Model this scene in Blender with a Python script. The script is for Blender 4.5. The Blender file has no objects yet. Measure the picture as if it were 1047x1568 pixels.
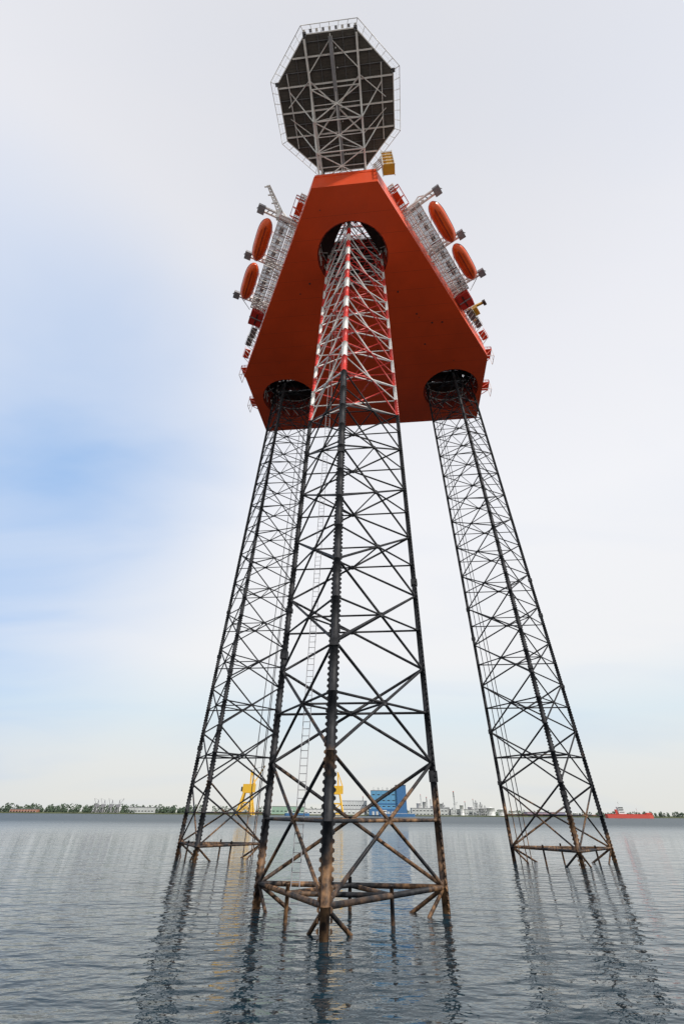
import bpy, bmesh, math, random
from mathutils import Vector, Matrix
random.seed(7)
S=6.0
sc=bpy.context.scene
sc.view_settings.view_transform='Standard'
sc.view_settings.look='None'
sc.view_settings.exposure=0

# ------------------------------------------------------------------ materials
def mat(name,col,rough=0.5,metal=0.0,var=0.0,vscale=0.5,col2=None,bump=0.0,bscale=5.0,stretch=(1,1,1)):
    m=bpy.data.materials.new(name); m.use_nodes=True
    nt=m.node_tree; b=nt.nodes['Principled BSDF']
    b.inputs['Base Color'].default_value=(*col,1)
    b.inputs['Roughness'].default_value=rough
    b.inputs['Metallic'].default_value=metal
    tc=nt.nodes.new('ShaderNodeTexCoord')
    mp=nt.nodes.new('ShaderNodeMapping'); mp.inputs['Scale'].default_value=stretch
    nt.links.new(tc.outputs['Object'],mp.inputs[0])
    if var>0 or col2:
        n=nt.nodes.new('ShaderNodeTexNoise'); n.inputs['Scale'].default_value=vscale
        n.inputs['Detail'].default_value=6; n.inputs['Roughness'].default_value=0.6
        nt.links.new(mp.outputs[0],n.inputs['Vector'])
        r=nt.nodes.new('ShaderNodeValToRGB')
        r.color_ramp.elements[0].position=0.35; r.color_ramp.elements[1].position=0.68
        c2=col2 if col2 else tuple(max(0,c*(1-var)) for c in col)
        r.color_ramp.elements[0].color=(*c2,1); r.color_ramp.elements[1].color=(*col,1)
        nt.links.new(n.outputs['Fac'],r.inputs[0]); nt.links.new(r.outputs[0],b.inputs['Base Color'])
    if bump>0:
        n2=nt.nodes.new('ShaderNodeTexNoise'); n2.inputs['Scale'].default_value=bscale
        nt.links.new(mp.outputs[0],n2.inputs['Vector'])
        bp=nt.nodes.new('ShaderNodeBump'); bp.inputs['Strength'].default_value=bump
        nt.links.new(n2.outputs['Fac'],bp.inputs['Height']); nt.links.new(bp.outputs[0],b.inputs['Normal'])
    return m

def leg_material():
    m=bpy.data.materials.new('dark_leg_steel'); m.use_nodes=True
    nt=m.node_tree; b=nt.nodes['Principled BSDF']; b.inputs['Roughness'].default_value=0.6
    b.inputs['Specular IOR Level'].default_value=.3
    tc=nt.nodes.new('ShaderNodeTexCoord'); sp=nt.nodes.new('ShaderNodeSeparateXYZ')
    nt.links.new(tc.outputs['Object'],sp.inputs[0])
    n=nt.nodes.new('ShaderNodeTexNoise'); n.inputs['Scale'].default_value=0.25; n.inputs['Detail'].default_value=7
    nt.links.new(tc.outputs['Object'],n.inputs['Vector'])
    a=nt.nodes.new('ShaderNodeMath'); a.operation='MULTIPLY_ADD'; a.inputs[1].default_value=46; a.inputs[2].default_value=-22
    nt.links.new(n.outputs['Fac'],a.inputs[0])
    ad=nt.nodes.new('ShaderNodeMath'); ad.operation='ADD'
    nt.links.new(sp.outputs['Z'],ad.inputs[0]); nt.links.new(a.outputs[0],ad.inputs[1])
    mr=nt.nodes.new('ShaderNodeMapRange'); mr.inputs[1].default_value=1.5; mr.inputs[2].default_value=8
    nt.links.new(ad.outputs[0],mr.inputs[0])
    n3=nt.nodes.new('ShaderNodeTexNoise'); n3.inputs['Scale'].default_value=2.2; n3.inputs['Detail'].default_value=6
    nt.links.new(tc.outputs['Object'],n3.inputs['Vector'])
    rr=nt.nodes.new('ShaderNodeValToRGB')
    rr.color_ramp.elements[0].color=(0.035,0.02,0.013,1); rr.color_ramp.elements[1].color=(0.27,0.15,0.075,1)
    rr.color_ramp.elements[0].position=.38; rr.color_ramp.elements[1].position=.66
    nt.links.new(n3.outputs['Fac'],rr.inputs[0])
    r2=nt.nodes.new('ShaderNodeValToRGB')
    r2.color_ramp.elements[0].color=(0.010,0.011,0.014,1); r2.color_ramp.elements[1].color=(0.030,0.030,0.034,1)
    r2.color_ramp.elements[0].position=.4; r2.color_ramp.elements[1].position=.7
    nt.links.new(n3.outputs['Fac'],r2.inputs[0])
    mx=nt.nodes.new('ShaderNodeMix'); mx.data_type='RGBA'
    nt.links.new(mr.outputs[0],mx.inputs['Factor']); nt.links.new(rr.outputs[0],mx.inputs[6]); nt.links.new(r2.outputs[0],mx.inputs[7])
    nt.links.new(mx.outputs[2],b.inputs['Base Color'])
    return m

M_leg=leg_material()
M_red=mat('red_band_paint',(0.64,0.03,0.02),0.45,var=.25,vscale=.8)
M_white=mat('white_band_paint',(0.78,0.77,0.75),0.45,var=.2,vscale=.8)
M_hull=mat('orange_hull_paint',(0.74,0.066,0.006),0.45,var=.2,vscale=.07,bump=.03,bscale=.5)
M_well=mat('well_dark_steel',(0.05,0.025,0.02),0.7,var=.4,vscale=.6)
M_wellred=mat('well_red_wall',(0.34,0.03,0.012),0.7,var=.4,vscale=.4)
M_deck=mat('helideck_planks',(0.085,0.072,0.06),0.7,var=.35,vscale=.3)
M_alu=mat('galvanised_white',(0.76,0.74,0.71),0.45,metal=.0,var=.22,vscale=.7)
M_grey=mat('grey_steel',(0.28,0.28,0.30),0.55,var=.3,vscale=.8)
M_grat=mat('grating_grey',(0.16,0.16,0.17),0.6,var=.3,vscale=.8)
M_boat=mat('lifeboat_orange',(0.88,0.11,0.012),0.3,var=.1,vscale=.5)
M_glass=mat('dark_glass',(0.02,0.025,0.03),0.1)
M_yel=mat('yellow_paint',(0.65,0.34,0.03),0.45,var=.2,vscale=.7)
M_dred=mat('red_equipment',(0.50,0.035,0.02),0.5,var=.25,vscale=.7)
M_wall=mat('accommodation_white',(0.7,0.7,0.68),0.5,var=.1)

# ------------------------------------------------------------------ mesh builder
class MB:
    def __init__(s): s.v=[];s.f=[];s.m=[];s.mats=[];s.sm=[]
    def mi(s,m):
        if m not in s.mats: s.mats.append(m)
        return s.mats.index(m)
    def tube(s,p,q,r,m,n=8,r2=None,caps=True):
        p=Vector(p);q=Vector(q);d=q-p
        if d.length<1e-6:return
        d.normalize(); a=Vector((0,0,1)) if abs(d.z)<.9 else Vector((1,0,0))
        u=d.cross(a).normalized(); w=d.cross(u); r2=r if r2 is None else r2
        b=len(s.v);k=s.mi(m)
        for i in range(n):
            t=2*math.pi*i/n; o=u*math.cos(t)+w*math.sin(t)
            s.v.append(p+o*r); s.v.append(q+o*r2)
        for i in range(n):
            j=(i+1)%n; s.f.append((b+2*i,b+2*j,b+2*j+1,b+2*i+1)); s.m.append(k); s.sm.append(True)
        if caps:
            s.f.append(tuple(b+2*i for i in range(n)));s.m.append(k);s.sm.append(False)
            s.f.append(tuple(b+2*i+1 for i in reversed(range(n))));s.m.append(k);s.sm.append(False)
    def box(s,c,ax,ay,az,m):
        c=Vector(c);ax=Vector(ax);ay=Vector(ay);az=Vector(az);b=len(s.v);k=s.mi(m)
        for i in(-1,1):
            for j in(-1,1):
                for l in(-1,1): s.v.append(c+ax*i+ay*j+az*l)
        for f in((0,1,3,2),(4,6,7,5),(0,4,5,1),(2,3,7,6),(0,2,6,4),(1,5,7,3)):
            s.f.append(tuple(b+x for x in f));s.m.append(k);s.sm.append(False)
    def abox(s,x0,x1,y0,y1,z0,z1,m):
        s.box(((x0+x1)/2,(y0+y1)/2,(z0+z1)/2),((x1-x0)/2,0,0),(0,(y1-y0)/2,0),(0,0,(z1-z0)/2),m)
    def bar(s,p,q,w,h,m):
        p=Vector(p);q=Vector(q);d=q-p;L=d.length/2;
        if L<1e-6:return
        d.normalize();a=Vector((0,0,1)) if abs(d.z)<.95 else Vector((1,0,0))
        u=d.cross(a).normalized();ww=u.cross(d)
        s.box((p+q)/2,d*L,u*w/2,ww*h/2,m)
    def prism(s,pts,z0,z1,m):
        b=len(s.v);n=len(pts);k=s.mi(m)
        for x,y in pts:s.v.append(Vector((x,y,z0)))
        for x,y in pts:s.v.append(Vector((x,y,z1)))
        s.f.append(tuple(b+i for i in reversed(range(n))));s.m.append(k);s.sm.append(False)
        s.f.append(tuple(b+n+i for i in range(n)));s.m.append(k);s.sm.append(False)
        for i in range(n):
            j=(i+1)%n;s.f.append((b+i,b+j,b+n+j,b+n+i));s.m.append(k);s.sm.append(False)
    def quad(s,pts,m):
        b=len(s.v);k=s.mi(m)
        for p in pts:s.v.append(Vector(p))
        s.f.append(tuple(range(b,b+len(pts))));s.m.append(k);s.sm.append(False)
    def rings(s,rs,m,close=True):
        k=s.mi(m);b=len(s.v);n=len(rs[0])
        for r in rs:
            for p in r:s.v.append(Vector(p))
        for i in range(len(rs)-1):
            for j in range(n):
                l=(j+1)%n
                s.f.append((b+i*n+j,b+i*n+l,b+(i+1)*n+l,b+(i+1)*n+j));s.m.append(k);s.sm.append(True)
        s.f.append(tuple(b+j for j in reversed(range(n))));s.m.append(k);s.sm.append(True)
        e=b+(len(rs)-1)*n
        s.f.append(tuple(e+j for j in range(n)));s.m.append(k);s.sm.append(True)
    def build(s,name,parent=None,loc=None,rot=0):
        me=bpy.data.meshes.new(name);me.from_pydata([tuple(v) for v in s.v],[],s.f)
        for m in s.mats:me.materials.append(m)
        me.polygons.foreach_set('material_index',s.m);me.polygons.foreach_set('use_smooth',s.sm)
        me.update()
        o=bpy.data.objects.new(name,me);sc.collection.objects.link(o)
        if parent:o.parent=parent
        if loc:o.location=loc
        o.rotation_euler=(0,0,rot)
        return o
def railing(b,pts,h,m,r=.04,step=1.8,closed=False):
    P=[Vector(p) for p in pts]
    if closed:P.append(P[0])
    for i in range(len(P)-1):
        a,c=P[i],P[i+1];L=(c-a).length;n=max(1,int(L/step))
        for z in(h,h*.52):
            b.tube(a+Vector((0,0,z)),c+Vector((0,0,z)),r,m,5,caps=False)
        for k in range(n+1):
            p=a.lerp(c,k/n);b.tube(p,p+Vector((0,0,h)),r,m,5,caps=False)
def empty(name,loc=(0,0,0),rot=0):
    e=bpy.data.objects.new(name,None);sc.collection.objects.link(e);e.location=loc;e.rotation_euler=(0,0,rot);return e

# ------------------------------------------------------------------ rig
YAW=math.radians(-6)
rig=empty('jack_up_drilling_rig',(-.14*S,8.65*S,0),YAW)
ZB=20.2*S; ZT=ZB+1.65*S
BAY=1.374*S

def leg(name,pts,phase,painted,ztop):
    b=MB()
    P=[Vector((x*S,y*S,0)) for x,y in pts]
    cen=(P[0]+P[1]+P[2])/3
    z0=phase*S
    paintz=z0+7*BAY
    def cm(z,k):
        if painted and z>=paintz-.1: return M_red if k%2==0 else M_white
        return M_leg
    nb=int((ztop-z0)/BAY)+1
    for ci,p in enumerate(P):
        rad=(p-cen).normalized();tan=Vector((-rad.y,rad.x,0))
        zz=-6.0
        b.tube(p+Vector((0,0,zz)),p+Vector((0,0,z0)),.34,M_leg,14)
        for k in range(2*nb):
            za=z0+k*BAY/2;zb=za+BAY/2
            if za>ztop:break
            mm=cm(za+.2,k)
            b.tube(p+Vector((0,0,za)),p+Vector((0,0,zb)),.34,mm,14)
            b.box(p+Vector((0,0,(za+zb)/2)),tan*.40,rad*.075,Vector((0,0,BAY/4)),mm)
        z=-1.0
        while z<ztop:
            mm=cm(z,int((z-z0)/(BAY/2)))
            for sgn in(-1,1):
                c=p+tan*sgn*.40+Vector((0,0,z));o=tan*sgn
                bb=len(b.v);kk=b.mi(mm)
                for rr in(-1,1):
                    for (dx,dz) in((0,-.16),(.15,-.07),(.15,.07),(0,.16)):
                        b.v.append(c+o*dx+rad*rr*.07+Vector((0,0,dz)))
                for f in((0,1,2,3),(7,6,5,4),(0,4,5,1),(1,5,6,2),(2,6,7,3)):
                    b.f.append(tuple(bb+x for x in f));b.m.append(kk);b.sm.append(False)
            z+=.46
    for k in range(-1,nb):
        za=z0+k*BAY;zb=za+BAY;zm=(za+zb)/2
        if za>ztop:break
        mids=[]
        for i in range(3):
            A=P[i];B=P[(i+1)%3]
            a0=A+Vector((0,0,za));a1=A+Vector((0,0,zb));b0=B+Vector((0,0,za));b1=B+Vector((0,0,zb))
            X=(a0+b1)/2;mids.append(X)
            ml=cm(za+.2,0 if i==0 else 1);mu=cm(zm+.2,1 if i!=1 else 0)
            r=.142
            b.tube(a0,X,r,ml,8);b.tube(b0,X,r,ml,8);b.tube(X,a1,r,mu,8);b.tube(X,b1,r,mu,8)
            mh=cm(zm,k)
            b.tube(A+Vector((0,0,zm)),X,r*.8,mh,8);b.tube(X,B+Vector((0,0,zm)),r*.8,mh,8)
            if k==0: 
                b.tube(a0,b0,r*1.2,M_leg,8)
            b.tube(X-Vector((0,0,.22)),X+Vector((0,0,.22)),.22,mh,8)
        for i in range(3):
            b.tube(mids[i],mids[(i+1)%3],.10,cm(zm,0),6)
        if k==0:
            for i in range(3):
                m0=(P[i]+P[(i+1)%3])/2+Vector((0,0,za))
                m1=(P[(i+1)%3]+P[(i+2)%3])/2+Vector((0,0,za))
                b.tube(m0,m1,.15,M_leg,8)
                b.tube(m0+Vector((0,0,.5)),m0-Vector((0,0,4)),.16,M_leg,8)
    rn=random.Random(name)
    for i in range(3):
        for k in range(1,14):
            if rn.random()<.5:
                z=z0+k*BAY+rn.uniform(-.5,.5)*BAY*.6
                if z<paintz-2: b.box(P[i]+Vector((0,0,z)),(.42,0,0),(0,.42,0),(0,0,rn.uniform(.2,.45)),M_leg)
    b.build(name,rig)
leg('front_leg',[(0.0,-1.37),(1.46,.62),(-1.31,.62)],.24,True,ZT+3.2*S)
leg('rear_leg_a',[(5.46,7.95),(6.95,9.95),(4.05,9.97)],.30,False,ZT+3.2*S)
leg('rear_leg_b',[(-5.05,7.78),(-3.70,9.77),(-6.38,9.77)],.30,False,ZT+3.2*S)

def ladder(b,x,y,z0,z1,m,w=.38):
    b.tube((x-w,y,z0),(x-w,y,z1),.045,m,5);b.tube((x+w,y,z0),(x+w,y,z1),.045,m,5)
    z=z0
    while z<z1:
        b.tube((x-w,y,z),(x+w,y,z),.028,m,4,caps=False);z+=.6
b=MB()
ladder(b,-.72*S,.46*S,.4,ZB,M_grey)
b.build('leg_ladder',rig)
b=MB()
for dx,dy in((-4.25,9.75),(-4.05,9.95),(-3.9,9.6)):
    b.tube((dx*S,dy*S,-3),(dx*S,dy*S,ZB),.09,M_leg,6)
for dx,dy in((4.2,9.7),(4.35,9.5),(4.55,9.9)):
    b.tube((dx*S,dy*S,-3),(dx*S,dy*S,ZB),.085,M_leg,6)
b.build('seawater_pipes',rig)

# hull
hp=[(-1.45*S,-3.22*S),(1.45*S,-3.22*S),(7.4*S,6.82*S),(7.35*S,12.1*S),(-7.35*S,12.1*S),(-7.4*S,6.82*S)]
b=MB();b.prism(hp,ZB,ZT,M_hull);hull=b.build('hull',rig)
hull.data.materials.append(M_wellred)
wells=[(.04*S,.02*S),(5.38*S,9.3*S),(-5.05*S,9.15*S)]
RW=1.72*S
cut=MB()
for(x,y) in wells:
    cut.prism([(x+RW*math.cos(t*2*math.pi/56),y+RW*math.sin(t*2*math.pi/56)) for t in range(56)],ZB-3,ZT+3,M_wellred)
co=cut.build('cutter',rig)
md=hull.modifiers.new('b','BOOLEAN');md.object=co;md.operation='DIFFERENCE';md.solver='EXACT'
bpy.context.view_layer.update()
dg=bpy.context.evaluated_depsgraph_get()
nm=bpy.data.meshes.new_from_object(hull.evaluated_get(dg))
hull.modifiers.clear();hull.data=nm
bpy.data.objects.remove(co)
# well internals + jack houses
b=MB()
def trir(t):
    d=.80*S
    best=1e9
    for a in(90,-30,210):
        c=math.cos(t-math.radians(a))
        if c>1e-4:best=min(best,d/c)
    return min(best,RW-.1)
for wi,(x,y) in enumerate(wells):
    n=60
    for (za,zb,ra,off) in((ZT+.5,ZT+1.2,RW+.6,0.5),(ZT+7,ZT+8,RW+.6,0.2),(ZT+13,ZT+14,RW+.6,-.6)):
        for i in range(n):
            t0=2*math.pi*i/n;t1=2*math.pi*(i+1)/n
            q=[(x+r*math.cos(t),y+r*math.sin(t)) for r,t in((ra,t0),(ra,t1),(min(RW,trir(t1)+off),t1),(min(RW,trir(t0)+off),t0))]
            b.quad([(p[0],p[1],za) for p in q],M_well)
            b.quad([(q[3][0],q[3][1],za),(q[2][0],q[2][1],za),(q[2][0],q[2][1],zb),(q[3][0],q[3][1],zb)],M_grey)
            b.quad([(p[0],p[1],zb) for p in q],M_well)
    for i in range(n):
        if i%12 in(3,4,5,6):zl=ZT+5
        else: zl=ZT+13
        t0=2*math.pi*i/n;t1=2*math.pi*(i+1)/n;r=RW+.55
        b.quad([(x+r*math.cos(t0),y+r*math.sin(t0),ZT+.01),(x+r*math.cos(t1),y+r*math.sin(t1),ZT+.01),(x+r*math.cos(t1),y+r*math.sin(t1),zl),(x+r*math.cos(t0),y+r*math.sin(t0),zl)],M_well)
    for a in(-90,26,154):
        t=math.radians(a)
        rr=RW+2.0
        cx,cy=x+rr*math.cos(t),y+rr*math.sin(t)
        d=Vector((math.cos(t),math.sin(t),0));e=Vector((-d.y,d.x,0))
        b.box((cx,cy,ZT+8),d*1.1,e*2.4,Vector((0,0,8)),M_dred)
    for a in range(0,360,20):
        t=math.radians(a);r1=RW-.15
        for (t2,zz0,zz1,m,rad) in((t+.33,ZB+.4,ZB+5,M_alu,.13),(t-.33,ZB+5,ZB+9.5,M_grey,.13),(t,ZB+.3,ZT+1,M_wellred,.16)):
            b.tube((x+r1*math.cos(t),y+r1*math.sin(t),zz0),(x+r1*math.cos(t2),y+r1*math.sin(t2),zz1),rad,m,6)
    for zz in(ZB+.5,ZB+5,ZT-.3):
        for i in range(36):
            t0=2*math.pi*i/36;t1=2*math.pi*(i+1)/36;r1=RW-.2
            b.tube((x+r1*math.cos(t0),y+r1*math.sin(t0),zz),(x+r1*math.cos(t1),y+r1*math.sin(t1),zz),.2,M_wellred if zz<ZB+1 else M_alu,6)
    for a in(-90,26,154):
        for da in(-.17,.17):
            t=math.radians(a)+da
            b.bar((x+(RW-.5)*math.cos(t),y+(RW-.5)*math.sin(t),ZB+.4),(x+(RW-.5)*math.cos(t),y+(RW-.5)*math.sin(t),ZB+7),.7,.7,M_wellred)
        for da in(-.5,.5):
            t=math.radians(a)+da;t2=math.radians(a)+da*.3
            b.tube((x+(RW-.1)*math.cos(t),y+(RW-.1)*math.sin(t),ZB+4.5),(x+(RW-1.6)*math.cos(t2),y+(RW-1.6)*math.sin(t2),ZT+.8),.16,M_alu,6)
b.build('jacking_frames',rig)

b=MB()
b.abox(-1.42*S,1.42*S,-3.22*S-.12,-3.22*S-.003,ZT-.9,ZT+1.0,M_hull)
rnd=random.Random(3)
for i in range(46):
    x=rnd.uniform(-5.5,5.5)*S;y=rnd.uniform(-2.5,11.5)*S
    if abs(x)>(1.0+(y/S+3.22)*.55)*S: continue
    if any((x-w[0])**2+(y-w[1])**2<(RW+1.2)**2 for w in wells):continue
    b.tube((x,y,ZB-.12),(x,y,ZB+.1),rnd.choice([.15,.22,.3]),M_well if i%3 else M_hull,10)
for yy in range(-2,12):
    w=(1.45+(yy+3.22)*.5926)*S if yy<6.8 else 7.3*S
    segs=[(-w+.3,w-.3)]
    for (wx,wy) in wells:
        dy=abs(yy*S-wy)
        if dy<RW+.1:
            hw=math.sqrt(max(0,(RW+.1)**2-dy*dy));ns=[]
            for a_,c_ in segs:
                if c_<wx-hw or a_>wx+hw: ns.append((a_,c_));continue
                if a_<wx-hw:ns.append((a_,wx-hw))
                if c_>wx+hw:ns.append((wx+hw,c_))
            segs=ns
    for a_,c_ in segs:b.abox(a_,c_,yy*S-.025,yy*S+.025,ZB-.012,ZB-.003,M_wellred)
b.build('hull_fittings',rig)

b=MB()
b.abox(-1.3*S,1.3*S,-2.5*S,-1.95*S,ZT,ZT+1.7*S,M_wall)
for fl in range(3):
    for i in range(9):
        x=(-1.15+i*.2875)*S
        b.abox(x-.45,x+.45,-2.5*S-.04,-2.5*S+.1,ZT+1.3+fl*3.1,ZT+2.4+fl*3.1,M_glass)
b.build('accommodation_block',rig)

# ------------------------------------------------------------------ helideck
ZH=24.0*S; HX=-.14*S; HY=-5.4*S
ap=.1118*23*S
def octp(a):
    s=a*math.tan(math.pi/8)
    return [(HX-s,HY-a),(HX+s,HY-a),(HX+a,HY-s),(HX+a,HY+s),(HX+s,HY+a),(HX-s,HY+a),(HX-a,HY+s),(HX-a,HY-s)]
b=MB()
b.prism(octp(ap),ZH,ZH+.35,M_deck)
def xr(y,a=ap-.2):
    d=abs(y-HY);s=a*math.tan(math.pi/8)
    return a if d<s else a-(d-s)
y=HY-ap+.5
while y<HY+ap-.3:
    w=xr(y);b.abox(HX-w,HX+w,y-.05,y+.05,ZH-.12,ZH-.002,M_deck);y+=.62
b.build('helideck_plate',rig)
b=MB()
for i in range(-5,6):
    y=HY+i*ap/5.5;w=xr(y)-.05
    if i%2==0: b.abox(HX-w,HX+w,y-.17,y+.17,ZH-.75,ZH-.125,M_alu)
    else: b.abox(HX-w,HX+w,y-.07,y+.07,ZH-.5,ZH-.125,M_grat)
for i in(-4,-3,-2,-1,1,2,3,4):
    x=HX+i*ap/4.9;w=xr(HY+(x-HX))-.05
    b.abox(x-.05,x+.05,HY-w,HY+w,ZH-.45,ZH-.13,M_grat)
gx=1.12*S
for sx in(-1,1):
    x=HX+sx*gx*.98
    b.abox(x-.27,x+.27,HY-xr(HY+gx)+.1,HY+ap+.6,ZH-1.3,ZH-.76,M_alu)
    x=HX+sx*ap*.80
    b.abox(x-.1,x+.1,HY-ap*.55,HY+ap*.55,ZH-.9,ZH-.76,M_alu)
b.abox(HX-.12,HX+.12,HY-ap+.3,HY+ap,ZH-1.05,ZH-.76,M_alu)
op=octp(ap+.05)
for i in range(8):
    p=op[i];q=op[(i+1)%8];b.bar((p[0],p[1],ZH+.05),(q[0],q[1],ZH+.05),.22,.5,M_alu)
b.build('helideck_beams',rig)
b=MB()
o1=octp(ap+.1);o2=octp(ap+1.75);
for i in range(8):
    p,q=Vector((*o1[i],ZH+.1)),Vector((*o1[(i+1)%8],ZH+.1));p2,q2=Vector((*o2[i],ZH+.45)),Vector((*o2[(i+1)%8],ZH+.45))
    b.tube(p2,q2,.09,M_alu,6);b.tube(p.lerp(p2,.5),q.lerp(q2,.5),.02,M_alu,4)
    n=6
    for k in range(n+1):
        b.tube(p.lerp(q,k/n),p2.lerp(q2,k/n),.07,M_alu,6)
    for k in range(n*5):
        t=(k+.5)/(n*5);b.tube(p.lerp(q,t),p2.lerp(q2,t),.010,M_alu,3,caps=False)
for k in range(9):
    t=k/8;p=Vector((*o1[0],ZH)).lerp(Vector((*o1[1],ZH)),t)
    b.box(p+Vector((0,-.5,.2)),(.3,0,0),(0,.35,0),(0,0,.25),M_grey if k%2 else M_alu)
for i in(0,1,2,7,4,5):
    p=Vector((*o1[i],ZH+.2));b.box(p,(.45,0,0),(0,.45,0),(0,0,.4),M_grat)
b.build('helideck_safety_net',rig)
b=MB()
nodes_y=[HY+ap*.98, HY+ap*.55, HY+ap*.12, HY-ap*.30]
zlow=[ZT+1.0, ZT+4.2, ZT+7.4, ZH-1.35]
for sx in(-1,1):
    x=HX+sx*gx*.98
    for i in range(3):
        p=(x,nodes_y[i],zlow[i]);q=(x,nodes_y[i+1],zlow[i+1])
        b.tube(p,q,.28,M_alu,10)
        b.tube((x,nodes_y[i+1],zlow[i+1]),(x,nodes_y[i+1],ZH-1.3),.18,M_alu,8)
        b.tube((x,nodes_y[i],ZH-1.3),q,.18,M_alu,8)
    b.tube((x,nodes_y[0],ZT),(x,nodes_y[0],ZH-1.3),.28,M_alu,10)
    b.tube((x,nodes_y[1],zlow[1]),(HX+sx*ap*.8,HY+ap*.2,ZH-.9),.16,M_alu,8)
    b.tube((x,nodes_y[2],zlow[2]),(HX+sx*ap*.8,HY-ap*.3,ZH-.9),.16,M_alu,8)
for i in range(4):
    L=Vector((HX-gx*.98,nodes_y[i],zlow[i]));R=Vector((HX+gx*.98,nodes_y[i],zlow[i]))
    b.tube(L,R,.17,M_alu,8)
    C=(L+R)/2
    U=Vector((0,0,ZH-1.3-zlow[i]))
    if i<3:
        b.tube(L,C+U,.12,M_alu,6);b.tube(R,C+U,.12,M_alu,6)
        L2=Vector((HX-gx*.98,nodes_y[i+1],zlow[i+1]));R2=Vector((HX+gx*.98,nodes_y[i+1],zlow[i+1]))
        b.tube(L,R2,.16,M_alu,8);b.tube(R,L2,.16,M_alu,8)
        C2=(L2+R2)/2;b.tube(C,C2,.1,M_alu,6)
        M_=(L+L2)/2;N=(R+R2)/2;b.tube(M_,N,.1,M_alu,6)
z=ZH-1.05
C=Vector((HX,HY-ap*.02,z))
for sx in(-1,1):
    for sy in(-1,1):
        b.tube(C,(HX+sx*gx,HY+sy*ap*.42,z),.22,M_alu,8)
        b.tube((HX+sx*gx,HY+sy*ap*.42,z),(HX+sx*ap*.86,HY+sy*ap*.08,z+.1),.13,M_alu,8)
b.tube(C-Vector((0,0,.3)),C+Vector((0,0,.3)),.5,M_alu,10)
for sx in(-1,1):
    b.tube((HX+sx*gx,HY-ap*.5,z),(HX,HY-ap*.92,z),.13,M_alu,8)
b.abox(HX-.45,HX+.45,HY-ap*.95,HY+ap*.9,ZH-2.0,ZH-1.93,M_grey)
railing(b,[(HX-.45,HY-ap*.95,ZH-1.93),(HX-.45,HY+ap*.9,ZH-1.93)],.9,M_alu,.035,2)
railing(b,[(HX+.45,HY-ap*.95,ZH-1.93),(HX+.45,HY+ap*.9,ZH-1.93)],.9,M_alu,.035,2)
for k in range(7):
    y=HY-ap*.8+k*ap*.25
    b.tube((HX+1.1,y,ZH-1.3),(HX+1.1,y,ZH-1.0),.16,M_wall,8)
b.build('helideck_support_truss',rig)

# yellow stair tower beside helideck
b=MB()
sx0=1.72*S;sy0=-3.6*S;sw=3.1
for z in range(5):
    zz=ZT-4.6+z*3.0
    b.abox(sx0,sx0+sw,sy0,sy0+2.6,zz,zz+.12,M_yel)
    railing(b,[(sx0,sy0,zz),(sx0+sw,sy0,zz),(sx0+sw,sy0+2.6,zz),(sx0,sy0+2.6,zz)],1.1,M_alu,.05,.8,True)
    if z<4:b.bar((sx0+.5,sy0+.3,zz),(sx0+.5,sy0+2.4,zz+2.6),.9,.15,M_yel)
for x in(sx0,sx0+sw):
    for y in(sy0,sy0+2.6): b.bar((x,y,ZT-5),(x,y,ZT+9.5),.22,.22,M_alu)
b.abox(sx0+1.0,sx0+sw-.25,sy0+.2,sy0+.32,ZT-4,ZT+8.2,M_yel)
for k in range(5):
    b.tube((1.3*S,-3.1*S,ZT-1+1.8*k),(sx0,sy0+1,ZT-2+2.6*k),.13,M_alu,6)
    b.tube((1.3*S,-3.1*S,ZT+1+1.8*k),(sx0,sy0+1,ZT-2+2.0*k),.12,M_alu,6)
b.build('yellow_stair_tower',rig)

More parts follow.
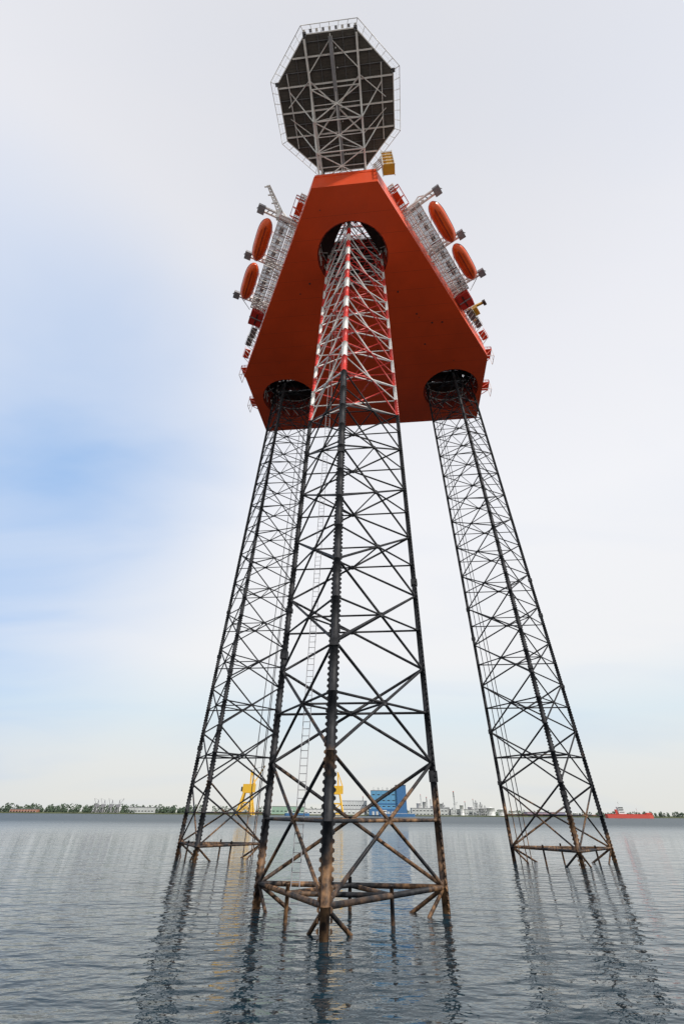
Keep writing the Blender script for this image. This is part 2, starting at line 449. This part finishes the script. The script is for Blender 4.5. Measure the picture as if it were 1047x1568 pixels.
# ------------------------------------------------------------------ side structures
T0=Vector((5.95,10.04,0)).normalized();
def side_pt(sgn,s,off,z):
    n=Vector((T0.y,-T0.x,0))
    p=Vector((1.45,-3.22,0))+T0*s+n*off
    return Vector((sgn*p.x*S,p.y*S,z))
def lifeboat(sgn,s,off,z):
    b=MB();L=6.9;n=24;rs=[]
    def W_(t): return max((1-abs(t)**3.6)**.5 if abs(t)<1 else 0,.07)
    TS=[-1,-.985,-.96,-.92,-.86]+[-.78+.13*i for i in range(13)]+[.86,.92,.96,.985,1]
    for t in TS:
        w=W_(t);ring=[]
        for j in range(n):
            a=2*math.pi*j/n;cx=math.cos(a);cz=math.sin(a)
            hz=(2.0 if cz>0 else 1.8)*(w**.75)
            hx=2.0*w
            e=.75
            ring.append((math.copysign(abs(cx)**e,cx)*hx,t*L,math.copysign(abs(cz)**(e if cz>0 else 1.15),cz)*hz+(.3*t*t)))
        rs.append(ring)
    b.rings(rs,M_boat)
    for i in range(22):
        for sg in(-1,1):
            def pt(k):
                t=-1+2*k/22;return Vector((sg*(2.0*W_(t)+.03),t*L,.3*t*t+.05))
            b.tube(pt(i),pt(i+1),.10,M_wellred,6)
    b.bar((0,-5.3,-1.8),(0,5.5,-1.8),.22,.4,M_wellred)
    for sg in(-1,1):b.bar((sg*.9,-4,-1.62),(sg*.9,4,-1.62),.10,.16,M_dred)
    b.box((0,3.6,2.0),(1.0,0,0),(0,1.1,0),(0,0,.6),M_boat)
    b.box((0,4.72,2.1),(.8,0,0),(0,.02,0),(0,0,.25),M_glass)
    for sg in(-1,1):
        b.box((sg*1.02,3.6,2.1),(.02,0,0),(0,.7,0),(0,0,.22),M_glass)
        for k in range(5): b.box((sg*1.84,-3.2+k*1.3,.9),(.06,0,0),(0,.3,0),(0,0,.16),M_glass)
    for r in range(8):
        a=2*math.pi*r/8;a2=2*math.pi*(r+1)/8
        b.tube((.55*math.cos(a),6.3,-.9+.55*math.sin(a)),(.55*math.cos(a2),6.3,-.9+.55*math.sin(a2)),.07,M_grey,5)
    for y in(-5.0,5.0): b.tube((0,y,1.2),(0,y,4.4),.06,M_grey,5)
    o=b.build('lifeboat')
    lp=side_pt(sgn,s,off,z)
    R=Matrix.Rotation(YAW,4,'Z')
    w=Vector((-.14*S,8.65*S,0))+(R@lp)
    ang=math.atan2(T0.y,sgn*T0.x)-math.pi/2
    o.location=w;o.rotation_euler=(0,0,YAW+ang)
    return o
SB=[3.72,6.22]
for sgn in(1,-1):
    for s in SB: lifeboat(sgn,s,1.36,ZT-2.2)
nO=Vector((T0.y,-T0.x,0))
for sgn in(1,-1):
    b=MB()
    tv=Vector((sgn*T0.x,T0.y,0));nv=Vector((sgn*nO.x,nO.y,0))
    for s in(2.42,4.97,7.52):
        for ds in(-.10,.10):
            b.bar(side_pt(sgn,s+ds,-.2,ZT+.9),side_pt(sgn,s+ds,1.98,ZT+.9),.45,.8,M_alu)
        for k in range(9):
            o=.0+k*.24
            b.bar(side_pt(sgn,s-.10,o,ZT+.9),side_pt(sgn,s+.10,o+.12,ZT+.9),.22,.3,M_grey)
        b.bar(side_pt(sgn,s,.0,ZT-4.5),side_pt(sgn,s,1.1,ZT+.7),.35,.35,M_alu)
        b.box(side_pt(sgn,s,1.82,ZT+.2),tv*1.3,nv*1.0,Vector((0,0,.5)),M_grey)
        b.bar(side_pt(sgn,s,.45,ZT+1.6),side_pt(sgn,s,.9,ZT+5.5),.3,.3,M_alu)
        b.bar(side_pt(sgn,s,.9,ZT+5.5),side_pt(sgn,s,1.5,ZT+1.3),.25,.25,M_alu)
    def gang(s0,s1,o0,o1,z,m,slat=.42,rail=M_alu,sm=M_grat):
        for o in(o0,(o0+o1)/2,o1):
            b.bar(side_pt(sgn,s0,o,z-.12),side_pt(sgn,s1,o,z-.12),.18,.3,m)
        n=int((s1-s0)*S/slat)
        for k in range(n+1):
            s=s0+(s1-s0)*k/n
            b.bar(side_pt(sgn,s,o0,z),side_pt(sgn,s,o1,z),.19 if k%4 else .22,.06 if k%4 else .3,sm if k%4 else m)
        railing(b,[side_pt(sgn,s0,o1,z),side_pt(sgn,s1,o1,z)],1.1,rail,.055,1.5)
        k=s0
        while k<=s1:
            b.bar(side_pt(sgn,k,0.0,z-2.6),side_pt(sgn,k,o1,z-.3),.16,.16,m)
            b.bar(side_pt(sgn,k,0.0,z-.2),side_pt(sgn,k,o0,z-.2),.16,.2,m);k+=.75
    gang(2.2,7.7,.36,.90,ZT-2.2,M_alu,.34)
    gang(.9,9.2,.03,.28,ZT-.3,M_alu,.36,M_alu,M_grey)
    for s in(2.9,3.5,4.2,5.3,5.9,6.4,7.1):
        b.box(side_pt(sgn,s,.62,ZT-.9),tv*.8,nv*.6,Vector((0,0,.8)),M_grey if s>4 else M_wall)
    for s in(3.1,3.9,4.4,5.6,6.2,6.8):
        b.bar(side_pt(sgn,s,.86,ZT-2.2),side_pt(sgn,s+.2,1.12,ZT+1.6),.16,.16,M_alu)
        b.bar(side_pt(sgn,s+.4,.86,ZT-2.2),side_pt(sgn,s,1.12,ZT+1.6),.16,.16,M_alu)
        b.bar(side_pt(sgn,s,.86,ZT-2.2),side_pt(sgn,s,.3,ZT-2.0),.16,.16,M_dred)
    b.build('lifeboat_davits',rig)
    b=MB()
    b.box(side_pt(sgn,1.6,.16,ZT-.6),tv*1.9,nv*.9,Vector((0,0,.12)),M_hull)
    railing(b,[side_pt(sgn,1.1,.46,ZT-.45),side_pt(sgn,2.1,.46,ZT-.45)],1.3,M_dred,.09,1.0)
    railing(b,[side_pt(sgn,1.1,.0,ZT-.45),side_pt(sgn,1.1,.46,ZT-.45)],1.3,M_dred,.09,1.0)
    for s in(1.15,1.6,2.05):
        b.bar(side_pt(sgn,s,0,ZT-3.5),side_pt(sgn,s,.45,ZT-.8),.18,.18,M_hull);b.bar(side_pt(sgn,s,0,ZT-.6),side_pt(sgn,s,.46,ZT-.6),.18,.18,M_hull)
    c=side_pt(sgn,8.15,.40,ZT-2.4)
    b.box(c,tv*2.9,nv*2.2,Vector((0,0,1.6)),M_dred)
    for k in range(-3,4): b.box(c+tv*k*.75+nv*2.23,tv*.06,nv*.05,Vector((0,0,1.6)),M_dred)
    b.box(c+Vector((0,0,-1.75)),tv*2.2,nv*.2,Vector((0,0,.14)),M_well)
    b.bar(side_pt(sgn,8.1,.1,ZT-4.5),side_pt(sgn,8.1,.8,ZT-4.1),.3,.3,M_grey)
    b.tube(side_pt(sgn,7.9,.9,ZT-2),side_pt(sgn,7.7,1.5,ZT+1),.12,M_grey,6)
    for s,o,z in((9.2,.30,ZT-3.5),(10.0,.35,ZT-2.5),(11.2,.25,ZT-1.2)):
        b.box(side_pt(sgn,s,o,z),tv*2.2,nv*1.0,Vector((0,0,.12)),M_hull if s>11 else M_grat)
        railing(b,[side_pt(sgn,s-.35,o+.2,z),side_pt(sgn,s+.35,o+.2,z)],1.2,M_hull if s>11 else M_alu,.07,.9)
        for q in(-.3,0,.3):b.bar(side_pt(sgn,s+q,0,z-2.4),side_pt(sgn,s+q,o+.15,z-.2),.16,.16,M_alu)
    for yy,wd in((7.3,2.6),(10.0,4.0)):
        x0=7.4*S*sgn;x1=(7.4*S+wd)*sgn
        b.abox(min(x0,x1),max(x0,x1),yy*S-2.2,yy*S+2.2,ZT-4.7,ZT-4.55,M_hull)
        railing(b,[(x0,yy*S-2.2,ZT-4.5),(x1,yy*S-2.2,ZT-4.5),(x1,yy*S+2.2,ZT-4.5)],1.3,M_dred,.08,1.1)
        for k in(-2,0,2):
            b.bar((x0,yy*S+k,ZT-7.5),(x1,yy*S+k,ZT-4.7),.2,.2,M_hull)
            b.bar((x1,yy*S+k,ZT-4.7),(x1,yy*S+k,ZT-8.5),.14,.14,M_alu)
        b.bar((x1,yy*S-2,ZT-8.5),(x1,yy*S+2,ZT-8.5),.14,.14,M_alu);b.bar((x0,yy*S-2,ZT-8.1),(x1,yy*S-2,ZT-8.4),.14,.14,M_alu)
    for k in range(6):
        s=9.0+.22*k
        b.tube(side_pt(sgn,s,.05,ZT-5),side_pt(sgn,s,.45,ZT-1),.12,M_alu,6)
        b.tube(side_pt(sgn,s,.45,ZT-1),side_pt(sgn,s+.1,.45,ZT+2),.12,M_grey,6)
    b.build('side_platforms',rig)
b=MB()
tv=T0;nv=nO
b.box(side_pt(1,9.3,.5,ZT-1.5),tv*1.6,nv*1.5,Vector((0,0,.9)),M_yel)
b.bar(side_pt(1,9.1,.6,ZT-.8),side_pt(1,9.3,1.25,ZT+.5),.8,.6,M_yel)
b.box(side_pt(1,9.3,1.2,ZT+.2),tv*.9,nv*.5,Vector((0,0,.5)),M_well)
b.tube(side_pt(1,9.6,.3,ZT-3.5),side_pt(1,9.6,.3,ZT+3),.7,M_yel,12)
b.build('yellow_provision_crane',rig)
b=MB()
A=side_pt(-1,2.2,.95,ZT+.5);Bp=Vector((-3.75*S,-2.75*S,ZT+4))
d=(Bp-A);Bp=A+d*1.15;d=Bp-A
off=[Vector((.65,0,0)),Vector((-.65,0,0)),Vector((0,.3,1.0))]
for o in off:b.tube(A+o*1.2,Bp+o*.5,.16,M_alu,6)
N=9
for k in range(N):
    for i in range(3):
        f=1.2-.7*k/N;f2=1.2-.7*(k+1)/N
        b.tube(A+d*(k/N)+off[i]*f,A+d*((k+1)/N)+off[(i+1)%3]*f2,.09,M_alu,5)
        b.tube(A+d*(k/N)+off[i]*f,A+d*((k)/N)+off[(i+1)%3]*f,.09,M_alu,5)
b.bar(A-Vector((0,0,5)),A+Vector((0,0,.5)),1.0,1.0,M_alu)
b.bar(side_pt(-1,2.2,0,ZT-3),A-Vector((0,0,4)),.5,.5,M_alu)
for k in(.35,.65,.95):
    p=A+d*k;b.bar(p-Vector((1.3,0,0)),p+Vector((.3,0,0)),.35,.35,M_wall)
b.build('lattice_boom',rig)

# ------------------------------------------------------------------ water
mw=bpy.data.materials.new('sea_water');mw.use_nodes=True
nt=mw.node_tree;pb=nt.nodes['Principled BSDF']
pb.inputs['Base Color'].default_value=(0.008,0.024,0.036,1);pb.inputs['IOR'].default_value=1.16
tc=nt.nodes.new('ShaderNodeTexCoord')
def wn(scale,sx,sy,rot,det=3,ro=.5):
    mp=nt.nodes.new('ShaderNodeMapping');mp.inputs['Scale'].default_value=(sx,sy,1);mp.inputs['Rotation'].default_value=(0,0,rot)
    nt.links.new(tc.outputs['Object'],mp.inputs[0])
    n=nt.nodes.new('ShaderNodeTexNoise');n.inputs['Scale'].default_value=scale;n.inputs['Detail'].default_value=det;n.inputs['Roughness'].default_value=ro
    nt.links.new(mp.outputs[0],n.inputs['Vector']);return n
n1=wn(.15,.6,1,.25,2);n2=wn(.62,.65,1,-.25,2,.45);n3=wn(2.1,.7,1,.3,2,.5)
def mul(n,k):
    x=nt.nodes.new('ShaderNodeMath');x.operation='MULTIPLY';x.inputs[1].default_value=k;nt.links.new(n.outputs[0],x.inputs[0]);return x
def add(a,c):
    x=nt.nodes.new('ShaderNodeMath');nt.links.new(a.outputs[0],x.inputs[0]);nt.links.new(c.outputs[0],x.inputs[1]);return x
hh=add(add(mul(n1,.35),mul(n2,.27)),mul(n3,.06))
bp=nt.nodes.new('ShaderNodeBump');bp.inputs['Strength'].default_value=1.0;bp.inputs['Distance'].default_value=1.0
nt.links.new(hh.outputs[0],bp.inputs['Height']);nt.links.new(bp.outputs[0],pb.inputs['Normal'])
# sheltered smooth water by the quay and rig, wind-ruffled (rougher) out in the open channel
sx_=nt.nodes.new('ShaderNodeSeparateXYZ');nt.links.new(tc.outputs['Object'],sx_.inputs[0])
patch=wn(.012,.4,1,.1,3,.5)
pm=nt.nodes.new('ShaderNodeMath');pm.operation='MULTIPLY_ADD';pm.inputs[1].default_value=160;nt.links.new(patch.outputs[0],pm.inputs[0]);nt.links.new(sx_.outputs['Y'],pm.inputs[2])
mr=nt.nodes.new('ShaderNodeMapRange');mr.interpolation_type='SMOOTHSTEP'
mr.inputs[1].default_value=190;mr.inputs[2].default_value=650;mr.inputs[3].default_value=.04;mr.inputs[4].default_value=.34
nt.links.new(pm.outputs[0],mr.inputs[0]);nt.links.new(mr.outputs[0],pb.inputs['Roughness'])
b=MB();b.quad([(-9000,-9000,0),(9000,-9000,0),(9000,12000,0),(-9000,12000,0)],mw);b.build('water')

M_conc=mat('quay_concrete',(0.46,0.44,0.41),.85,var=.2,vscale=.2)
b=MB();b.abox(-500,500,-300,3,-4,4.3,M_conc);b.abox(-500,500,2.4,3.0,4.3,4.5,M_yel)  # unseen quay behind the camera, added to bounce light up under the rig
for x in range(-187,201,25):
    b.tube((x,1.5,4.3),(x,1.5,4.8),.3,M_well,12);b.tube((x,1.5,4.8),(x,1.5,5.0),.42,M_well,12)
b.build('bounce_quay')

# ------------------------------------------------------------------ far shore
D=1800.0
def ax(u,d=D): return (u-541)*.001145*d
M_land=mat('far_grass_land',(0.13,0.15,0.08),.9,var=.4,vscale=.02)
M_tree=mat('distant_foliage',(0.075,0.11,0.065),.9,col2=(0.035,0.058,0.04),vscale=.1)
M_haze=mat('haze_paled_cladding',(0.5,0.52,0.52),.7,var=.15,vscale=.05)  # distance haze is put into this pale base colour
M_lblue=mat('light_blue_cladding',(0.10,0.28,0.45),.6,var=.1,vscale=.05)  # both blues have distance haze lightened into their base colour
M_dblue=mat('dark_blue_cladding',(0.04,0.14,0.31),.6,var=.1,vscale=.05)
M_tank=mat('tank_white',(0.66,0.67,0.66),.5,var=.1,vscale=.05)
M_cy=mat('crane_yellow',(0.72,0.42,0.03),.5,var=.1,vscale=.1)
M_shipred=mat('ship_red',(0.5,0.07,0.05),.5)
b=MB()
pts=[]
rnd=random.Random(5)
x=-3500
while x<3500:
    pts.append((x,D+rnd.uniform(-12,8)));x+=70
pts+= [(3500,D+10),(3500,8500),(-3500,8500)]
b.prism(pts,-2,2.6,M_land);b.build('far_shore')
b=MB();rnd=random.Random(11)
def trees(x0,x1,y,h,step,jit=.35,nq=30):
    x=x0
    while x<x1:
        hh=h*rnd.uniform(1-jit,1+jit*.6);r=hh*rnd.uniform(.35,.55);yy=y+rnd.uniform(-25,25)
        b.tube((x,yy,2),(x,yy,2+hh*.5),.35,M_well,5,r2=.15)
        for k in range(nq):
            a=rnd.uniform(0,6.28);e=rnd.uniform(-1,1);q=rnd.uniform(.4,1)
            c=Vector((x+r*q*math.cos(a)*math.sqrt(1-e*e),yy+r*q*math.sin(a)*math.sqrt(1-e*e),2+hh*.52+e*hh*.46))
            s=rnd.uniform(1.2,2.6)
            u=Vector((rnd.gauss(0,1),rnd.gauss(0,1),rnd.gauss(0,1))).normalized();w=u.orthogonal().normalized()
            b.quad([c+u*s,c+w*s,c-u*s,c-w*s],M_tree)
        x+=step*rnd.uniform(.6,1.4)
trees(ax(-260),ax(300),D+40,10,4.5,.4,26)
trees(ax(-260),ax(300),D+110,19,6,.3,38)
trees(ax(270),ax(580),D+500,19,8)
trees(ax(630),ax(930),D+500,15,9)
trees(ax(910),ax(1350),D+80,11,5)
b.build('tree_line')

def building(name,u0,u1,h,d,m,depth=40,roof=None,bays=8,rows=2,y=D,extra=None):
    b=MB();x0,x1=ax(u0,y+d),ax(u1,y+d);yy=y+d;w=x1-x0
    b.abox(x0,x1,yy,yy+depth,1.5,h,m)
    b.abox(x0-.6,x1+.6,yy-.6,yy+depth+.6,h,h+1.0,roof or M_grey)
    for r in range(rows):
        for k in range(bays):
            cx=x0+w*(k+.5)/bays;cz=h*(r+.6)/(rows+.3)
            b.abox(cx-w/bays*.28,cx+w/bays*.28,yy-.3,yy+.2,cz-1.0,cz+1.0,M_glass)
    for k in range(bays+1):
        cx=x0+w*k/bays;b.abox(cx-.25,cx+.25,yy-.5,yy-.02,1.5,h,M_haze if m is not M_lblue else M_lblue)
    if extra:extra(b,x0,x1,yy,h)
    b.build(name)
def bb_extra(b,x0,x1,yy,h):
    w=x1-x0
    b.abox(x0+w*.74,x1+1,yy-6,yy+44,1.5,h+13,M_dblue)
    b.abox(x0+w*.72,x1+2,yy-7,yy+45,h+13,h+14.2,M_grey)
    b.abox(x0-8,x0+w*.74-.2,yy-14,yy-1,1.5,h*.28,M_dblue)
    b.abox(x0-2,x0+w*.74-.2,yy-.9,yy-.6,h*.46,h*.50,M_dblue)
    for k in range(5):
        cx=x0+w*(.06+.13*k);b.abox(cx,cx+6,yy+5,yy+15,h+1,h+4+k%2*3,M_haze);b.tube((cx+2,yy+8,h),(cx+2,yy+8,h+8),.8,M_tank,8)
    for k in range(6):b.abox(x0+2+k*12,x0+9+k*12,yy-14.4,yy-13.8,2,10,M_haze)
building('blue_factory',573,627,58,0,M_lblue,bays=7,rows=4,extra=bb_extra)
building('white_warehouse',528,566,34,40,M_haze,bays=9,rows=2)
building('long_shed',470,562,14,-2,M_tank,bays=14,rows=1)
building('port_office',635,690,18,20,M_haze,bays=10,rows=2)
building('low_shed',200,240,15,20,M_haze,bays=8,rows=1)
building('grey_workshop',695,735,16,60,M_haze,bays=6,rows=1)
building('green_shed',420,470,20,60,mat('green_cladding',(0.25,0.38,0.30),.7),bays=8,rows=1)
building('brick_terrace',20,60,9,5,mat('brick_dull',(0.35,0.16,0.11),.8),bays=9,rows=1)
building('container_depot',812,870,11,10,mat('container_mix',(0.45,0.22,0.18),.7,col2=(.1,.2,.4),vscale=.05),bays=14,rows=1)

def tank(u,r,h,d=30,m=None):
    b=MB();x=ax(u,D+d);y=D+d;m=m or M_tank
    b.tube((x,y,1.5),(x,y,h),r,m,28);b.tube((x,y,h),(x,y,h+r*.22),r,m,28,r2=.5)
    for z in(h*.35,h*.7,h): b.tube((x,y,z-.25),(x,y,z+.05),r+.25,M_grey,28)
    n=16
    for k in range(n):
        a=-math.pi/2-.6+1.2*k/n;b.bar((x+(r+.5)*math.cos(a),y+(r+.5)*math.sin(a),2+(h-2)*k/n),(x+(r+.5)*math.cos(a+1.2/n),y+(r+.5)*math.sin(a+1.2/n),2+(h-2)*(k+1)/n),.5,.3,M_grey)
    b.build('storage_tank')
for u,r,h in((742,10,18),(756,13,20),(773,11,17),(790,9,14),(725,8,22),(712,6,26),(885,9,10),(903,8,9),(646,7,30),(655,6,34),(668,9,24),(690,7,21),(681,5,30)):
    tank(u,r,h,d=30+rnd.uniform(0,60))
def stack(u,h,r,d=60):
    b=MB();x=ax(u,D+d);y=D+d
    b.tube((x,y,1),(x,y,h),r*1.3,M_haze,14,r2=r);b.tube((x,y,h),(x,y,h+1.5),r*1.15,M_red,14)
    for z in(h*.5,h*.8):b.tube((x,y,z),(x,y,z+.6),r*1.9,M_grey,14)
    b.build('chimney_stack')
stack(702,58,1.8);stack(659,44,1.3);stack(665,38,1.1);stack(718,34,1.1);stack(560,44,1.2);stack(731,40,.9);stack(650,50,.9)
b=MB();
for u in(676,684,735,742,748):
    x=ax(u,D+40);y=D+40;hh=rnd.uniform(20,36)
    for lx in(-4,4):
        for ly in(-4,4):b.tube((x+lx,y+ly,1),(x+lx,y+ly,hh),.5,M_haze,5)
    for z in range(6,int(hh),6):b.abox(x-5,x+5,y-5,y+5,z,z+.8,M_grey)
    b.tube((x,y,2),(x,y,hh+5),1.6,M_tank,10)
b.build('refinery_structure')

def harbour_crane(u,h,d,m,sc_=1.0,boom=-1,name='harbour_crane'):
    b=MB();x=ax(u,D+d);y=D+d;w=h*.22
    for lx in(-1,1):
        for ly in(-1,1):
            b.bar((x+lx*w,y+ly*w,1.5),(x+lx*w*.45,y+ly*w*.45,h*.5),h*.04,h*.04,m)
    for z,f in((h*.06,.95),(h*.28,.7),(h*.5,.45)):
        for lx in(-1,1):
            b.bar((x+lx*w*f,y-w*f,z),(x+lx*w*f,y+w*f,z),h*.03,h*.03,m);b.bar((x-w*f,y+lx*w*f,z),(x+w*f,y+lx*w*f,z),h*.03,h*.03,m)
    for lx in(-1,1):
        b.bar((x-w*.95,y+lx*w*.95,h*.06),(x+w*.7,y+lx*w*.7,h*.28),h*.02,h*.02,m);b.bar((x+w*.95,y+lx*w*.95,h*.06),(x-w*.7,y+lx*w*.7,h*.28),h*.02,h*.02,m)
    b.abox(x-w*.7,x+w*.9,y-w*.5,y+w*.5,h*.5,h*.68,m)
    b.abox(x-w*.95,x-w*.7,y-w*.3,y+w*.3,h*.52,h*.62,M_glass)
    b.bar((x+w*.2,y,h*.68),(x+w*.1,y,h),h*.04,h*.04,m)
    b.bar((x+w*.8,y,h*.68),(x+w*.1,y,h),h*.03,h*.03,m)
    tip=Vector((x+boom*h*.42,y,h*1.1));base=Vector((x+boom*w*.5,y,h*.66));dd=tip-base
    for o in(Vector((0,1,.6)),Vector((0,-1,.6)),Vector((0,0,-.8))):b.tube(base+o*h*.02,tip+o*h*.008,h*.009,m,5)
    for k in range(10):
        q=base+dd*k/10;q2=base+dd*(k+1)/10;b.tube(q+Vector((0,0,.012*h)),q2-Vector((0,0,.014*h)),h*.005,m,4)
    b.tube((x+w*.1,y,h),tip,h*.005,M_grey,4);b.tube(tip,tip-Vector((0,0,h*.5)),h*.003,M_grey,4)
    b.build(name)
harbour_crane(380,78,-500,M_cy,boom=1)
harbour_crane(519,76,-480,M_cy,boom=-1)
for u in(150,160,172,183):harbour_crane(u,32,20,M_grey,boom=rnd.choice([-1,1]))
harbour_crane(700,30,15,M_haze,boom=1)
b=MB()
b.abox(ax(362,1320),ax(398,1320),1285,1335,-3,1.48,M_conc)
b.abox(ax(503,1320),ax(536,1320),1300,1345,-3,1.48,M_conc)
b.build('crane_pier')
def barge(u0,u1,y,hm,m,name='work_barge'):
    b=MB();x0=ax(u0,y);x1=ax(u1,y)
    b.prism([(x0+4,y),(x1-4,y),(x1,y+7),(x1-4,y+14),(x0+4,y+14),(x0,y+7)],-.5,hm,m)
    b.abox(x0+8,x0+20,y+3,y+11,hm,hm+7,M_tank);b.abox(x0+9,x0+19,y+2.7,y+3.1,hm+4,hm+5.5,M_glass)
    railing(b,[(x0+4,y,hm),(x1-4,y,hm)],1.2,M_tank,.15,6)
    b.build(name)
barge(440,478,1500,5,M_dblue);barge(585,640,1500,5,M_dblue)

b=MB();y=1550
x0=ax(934,y);x1=ax(1006,y)
pr=[(x0,y),(x1-14,y),(x1,y+8),(x1-14,y+16),(x0,y+16),(x0-3,y+8)]
b.prism(pr,-.5,7,M_shipred)
b.prism([(p[0],p[1]) for p in pr],7.003,8.2,M_dred)
b.abox(x1-18,x1-4,y+3,y+13,8.2,11,M_shipred)
sx=ax(958,y)
b.abox(sx-9,sx+9,y+2,y+14,8.2,14,M_tank);b.abox(sx-7,sx+7,y+3,y+13,14,19,M_tank);b.abox(sx-8,sx+8,y+2.5,y+13,19,22,M_tank)
for z in(11,16,20.3):b.abox(sx-6.5,sx+6.5,y+1.8,y+3.2,z,z+1.1,M_glass)
b.abox(sx-15,sx-10,y+5,y+11,8.2,17,M_shipred)
b.tube((sx,y+8,22),(sx,y+8,32),.5,M_tank,6);b.tube((sx+45,y+8,8),(sx+45,y+8,20),.4,M_tank,6)
b.bar((sx-2,y+8,27),(sx+3,y+8,27),.6,.6,M_tank)
b.build('cargo_ship')

# ------------------------------------------------------------------ sky / sun
W=bpy.data.worlds.new("World");sc.world=W;W.use_nodes=True
nt=W.node_tree;nt.nodes.clear()
out=nt.nodes.new('ShaderNodeOutputWorld');bg=nt.nodes.new('ShaderNodeBackground');bg.inputs[1].default_value=.1
nt.links.new(bg.outputs[0],out.inputs[0])
sky=nt.nodes.new('ShaderNodeTexSky');sky.sky_type='NISHITA';sky.sun_disc=False
EL=math.radians(42);AZ=math.radians(135)
sky.sun_elevation=EL;sky.sun_rotation=AZ
tc=nt.nodes.new('ShaderNodeTexCoord');sp=nt.nodes.new('ShaderNodeSeparateXYZ');nt.links.new(tc.outputs['Generated'],sp.inputs[0])
def M(op,a,b_=None,c=None,clamp=False):
    n=nt.nodes.new('ShaderNodeMath');n.operation=op;n.use_clamp=clamp
    for i,v in enumerate((a,b_,c)):
        if v is None:continue
        if isinstance(v,(int,float)):n.inputs[i].default_value=v
        else:nt.links.new(v,n.inputs[i])
    return n.outputs[0]
zc=M('MAXIMUM',sp.outputs['Z'],0.0);den=M('ADD',zc,.18)
cb=nt.nodes.new('ShaderNodeCombineXYZ');nt.links.new(M('DIVIDE',sp.outputs['X'],den),cb.inputs[0]);nt.links.new(M('DIVIDE',sp.outputs['Y'],den),cb.inputs[1])
mp=nt.nodes.new('ShaderNodeMapping');mp.inputs['Scale'].default_value=(.5,1.0,1);mp.inputs['Rotation'].default_value=(0,0,.25);nt.links.new(cb.outputs[0],mp.inputs[0])
ns=nt.nodes.new('ShaderNodeTexNoise');ns.inputs['Scale'].default_value=1.7;ns.inputs['Detail'].default_value=5;ns.inputs['Roughness'].default_value=.45;ns.inputs['Distortion'].default_value=.4
nt.links.new(mp.outputs[0],ns.inputs['Vector'])
vd=nt.nodes.new('ShaderNodeVectorMath');vd.operation='DOT_PRODUCT';vd.inputs[1].default_value=(-.72,.54,.44)
nt.links.new(tc.outputs['Generated'],vd.inputs[0])
gap=nt.nodes.new('ShaderNodeMapRange');gap.interpolation_type='SMOOTHSTEP';gap.inputs[1].default_value=.80;gap.inputs[2].default_value=1.0
nt.links.new(vd.outputs['Value'],gap.inputs[0])
nz=M('MULTIPLY_ADD',ns.outputs['Fac'],2.0,-1.0)
g2=M('SUBTRACT',.66,M('MULTIPLY',nz,.6),clamp=True)
base=M('MULTIPLY',M('SUBTRACT',.50,ns.outputs['Fac'],clamp=True),.5)
blue=M('ADD',M('MULTIPLY',g2,gap.outputs[0]),base,clamp=True)
cr=nt.nodes.new('ShaderNodeValToRGB');e=cr.color_ramp.elements
e[0].position=0;e[0].color=(.80,.80,.76,1);e[1].position=1;e[1].color=(.77,.78,.83,1)
for p,c in((.06,(.82,.84,.83)),(.13,(.76,.86,.92)),(.22,(.92,.93,.95)),(.5,(.93,.94,.98)),(.75,(.87,.88,.935))):
    q=e.new(p);q.color=(*c,1)
nt.links.new(zc,cr.inputs[0])
sc10=nt.nodes.new('ShaderNodeVectorMath');sc10.operation='SCALE';sc10.inputs['Scale'].default_value=9.6;nt.links.new(cr.outputs[0],sc10.inputs[0])
hz=nt.nodes.new('ShaderNodeMix');hz.data_type='RGBA';hz.inputs['Factor'].default_value=.8
nt.links.new(sky.outputs[0],hz.inputs[6]);hz.inputs[7].default_value=(4.0,6.2,9.8,1)
mx=nt.nodes.new('ShaderNodeMix');mx.data_type='RGBA'
nt.links.new(blue,mx.inputs['Factor']);nt.links.new(sc10.outputs[0],mx.inputs[6]);nt.links.new(hz.outputs[2],mx.inputs[7])
nt.links.new(mx.outputs[2],bg.inputs[0])

sd=bpy.data.lights.new('sun','SUN');sd.energy=3.8;sd.angle=math.radians(.6);sd.color=(1,.95,.87)
so=bpy.data.objects.new('sun',sd);sc.collection.objects.link(so)
dirv=Vector((math.sin(AZ)*math.cos(EL),math.cos(AZ)*math.cos(EL),math.sin(EL)))
so.rotation_euler=dirv.to_track_quat('Z','Y').to_euler();so.location=dirv*300

# ------------------------------------------------------------------ camera
cd=bpy.data.cameras.new('camera');cam=bpy.data.objects.new('camera',cd);sc.collection.objects.link(cam);sc.camera=cam
cd.sensor_fit='VERTICAL';cd.sensor_height=36;cd.sensor_width=24;cd.lens=617.5/1568*36
cd.shift_x=-17.8/1568;cd.shift_y=-156.5/1568;cd.clip_start=.1;cd.clip_end=30000
th=math.radians(45);al=math.radians(.44)
fw=Vector((0,math.cos(th),math.sin(th)));rt=Vector((1,0,0));up=Vector((0,-math.sin(th),math.cos(th)))
r2=rt*math.cos(al)+up*math.sin(al);u2=up*math.cos(al)-rt*math.sin(al)
m=Matrix((r2,u2,-fw)).transposed().to_4x4();m.translation=Vector((0,0,S));cam.matrix_world=m
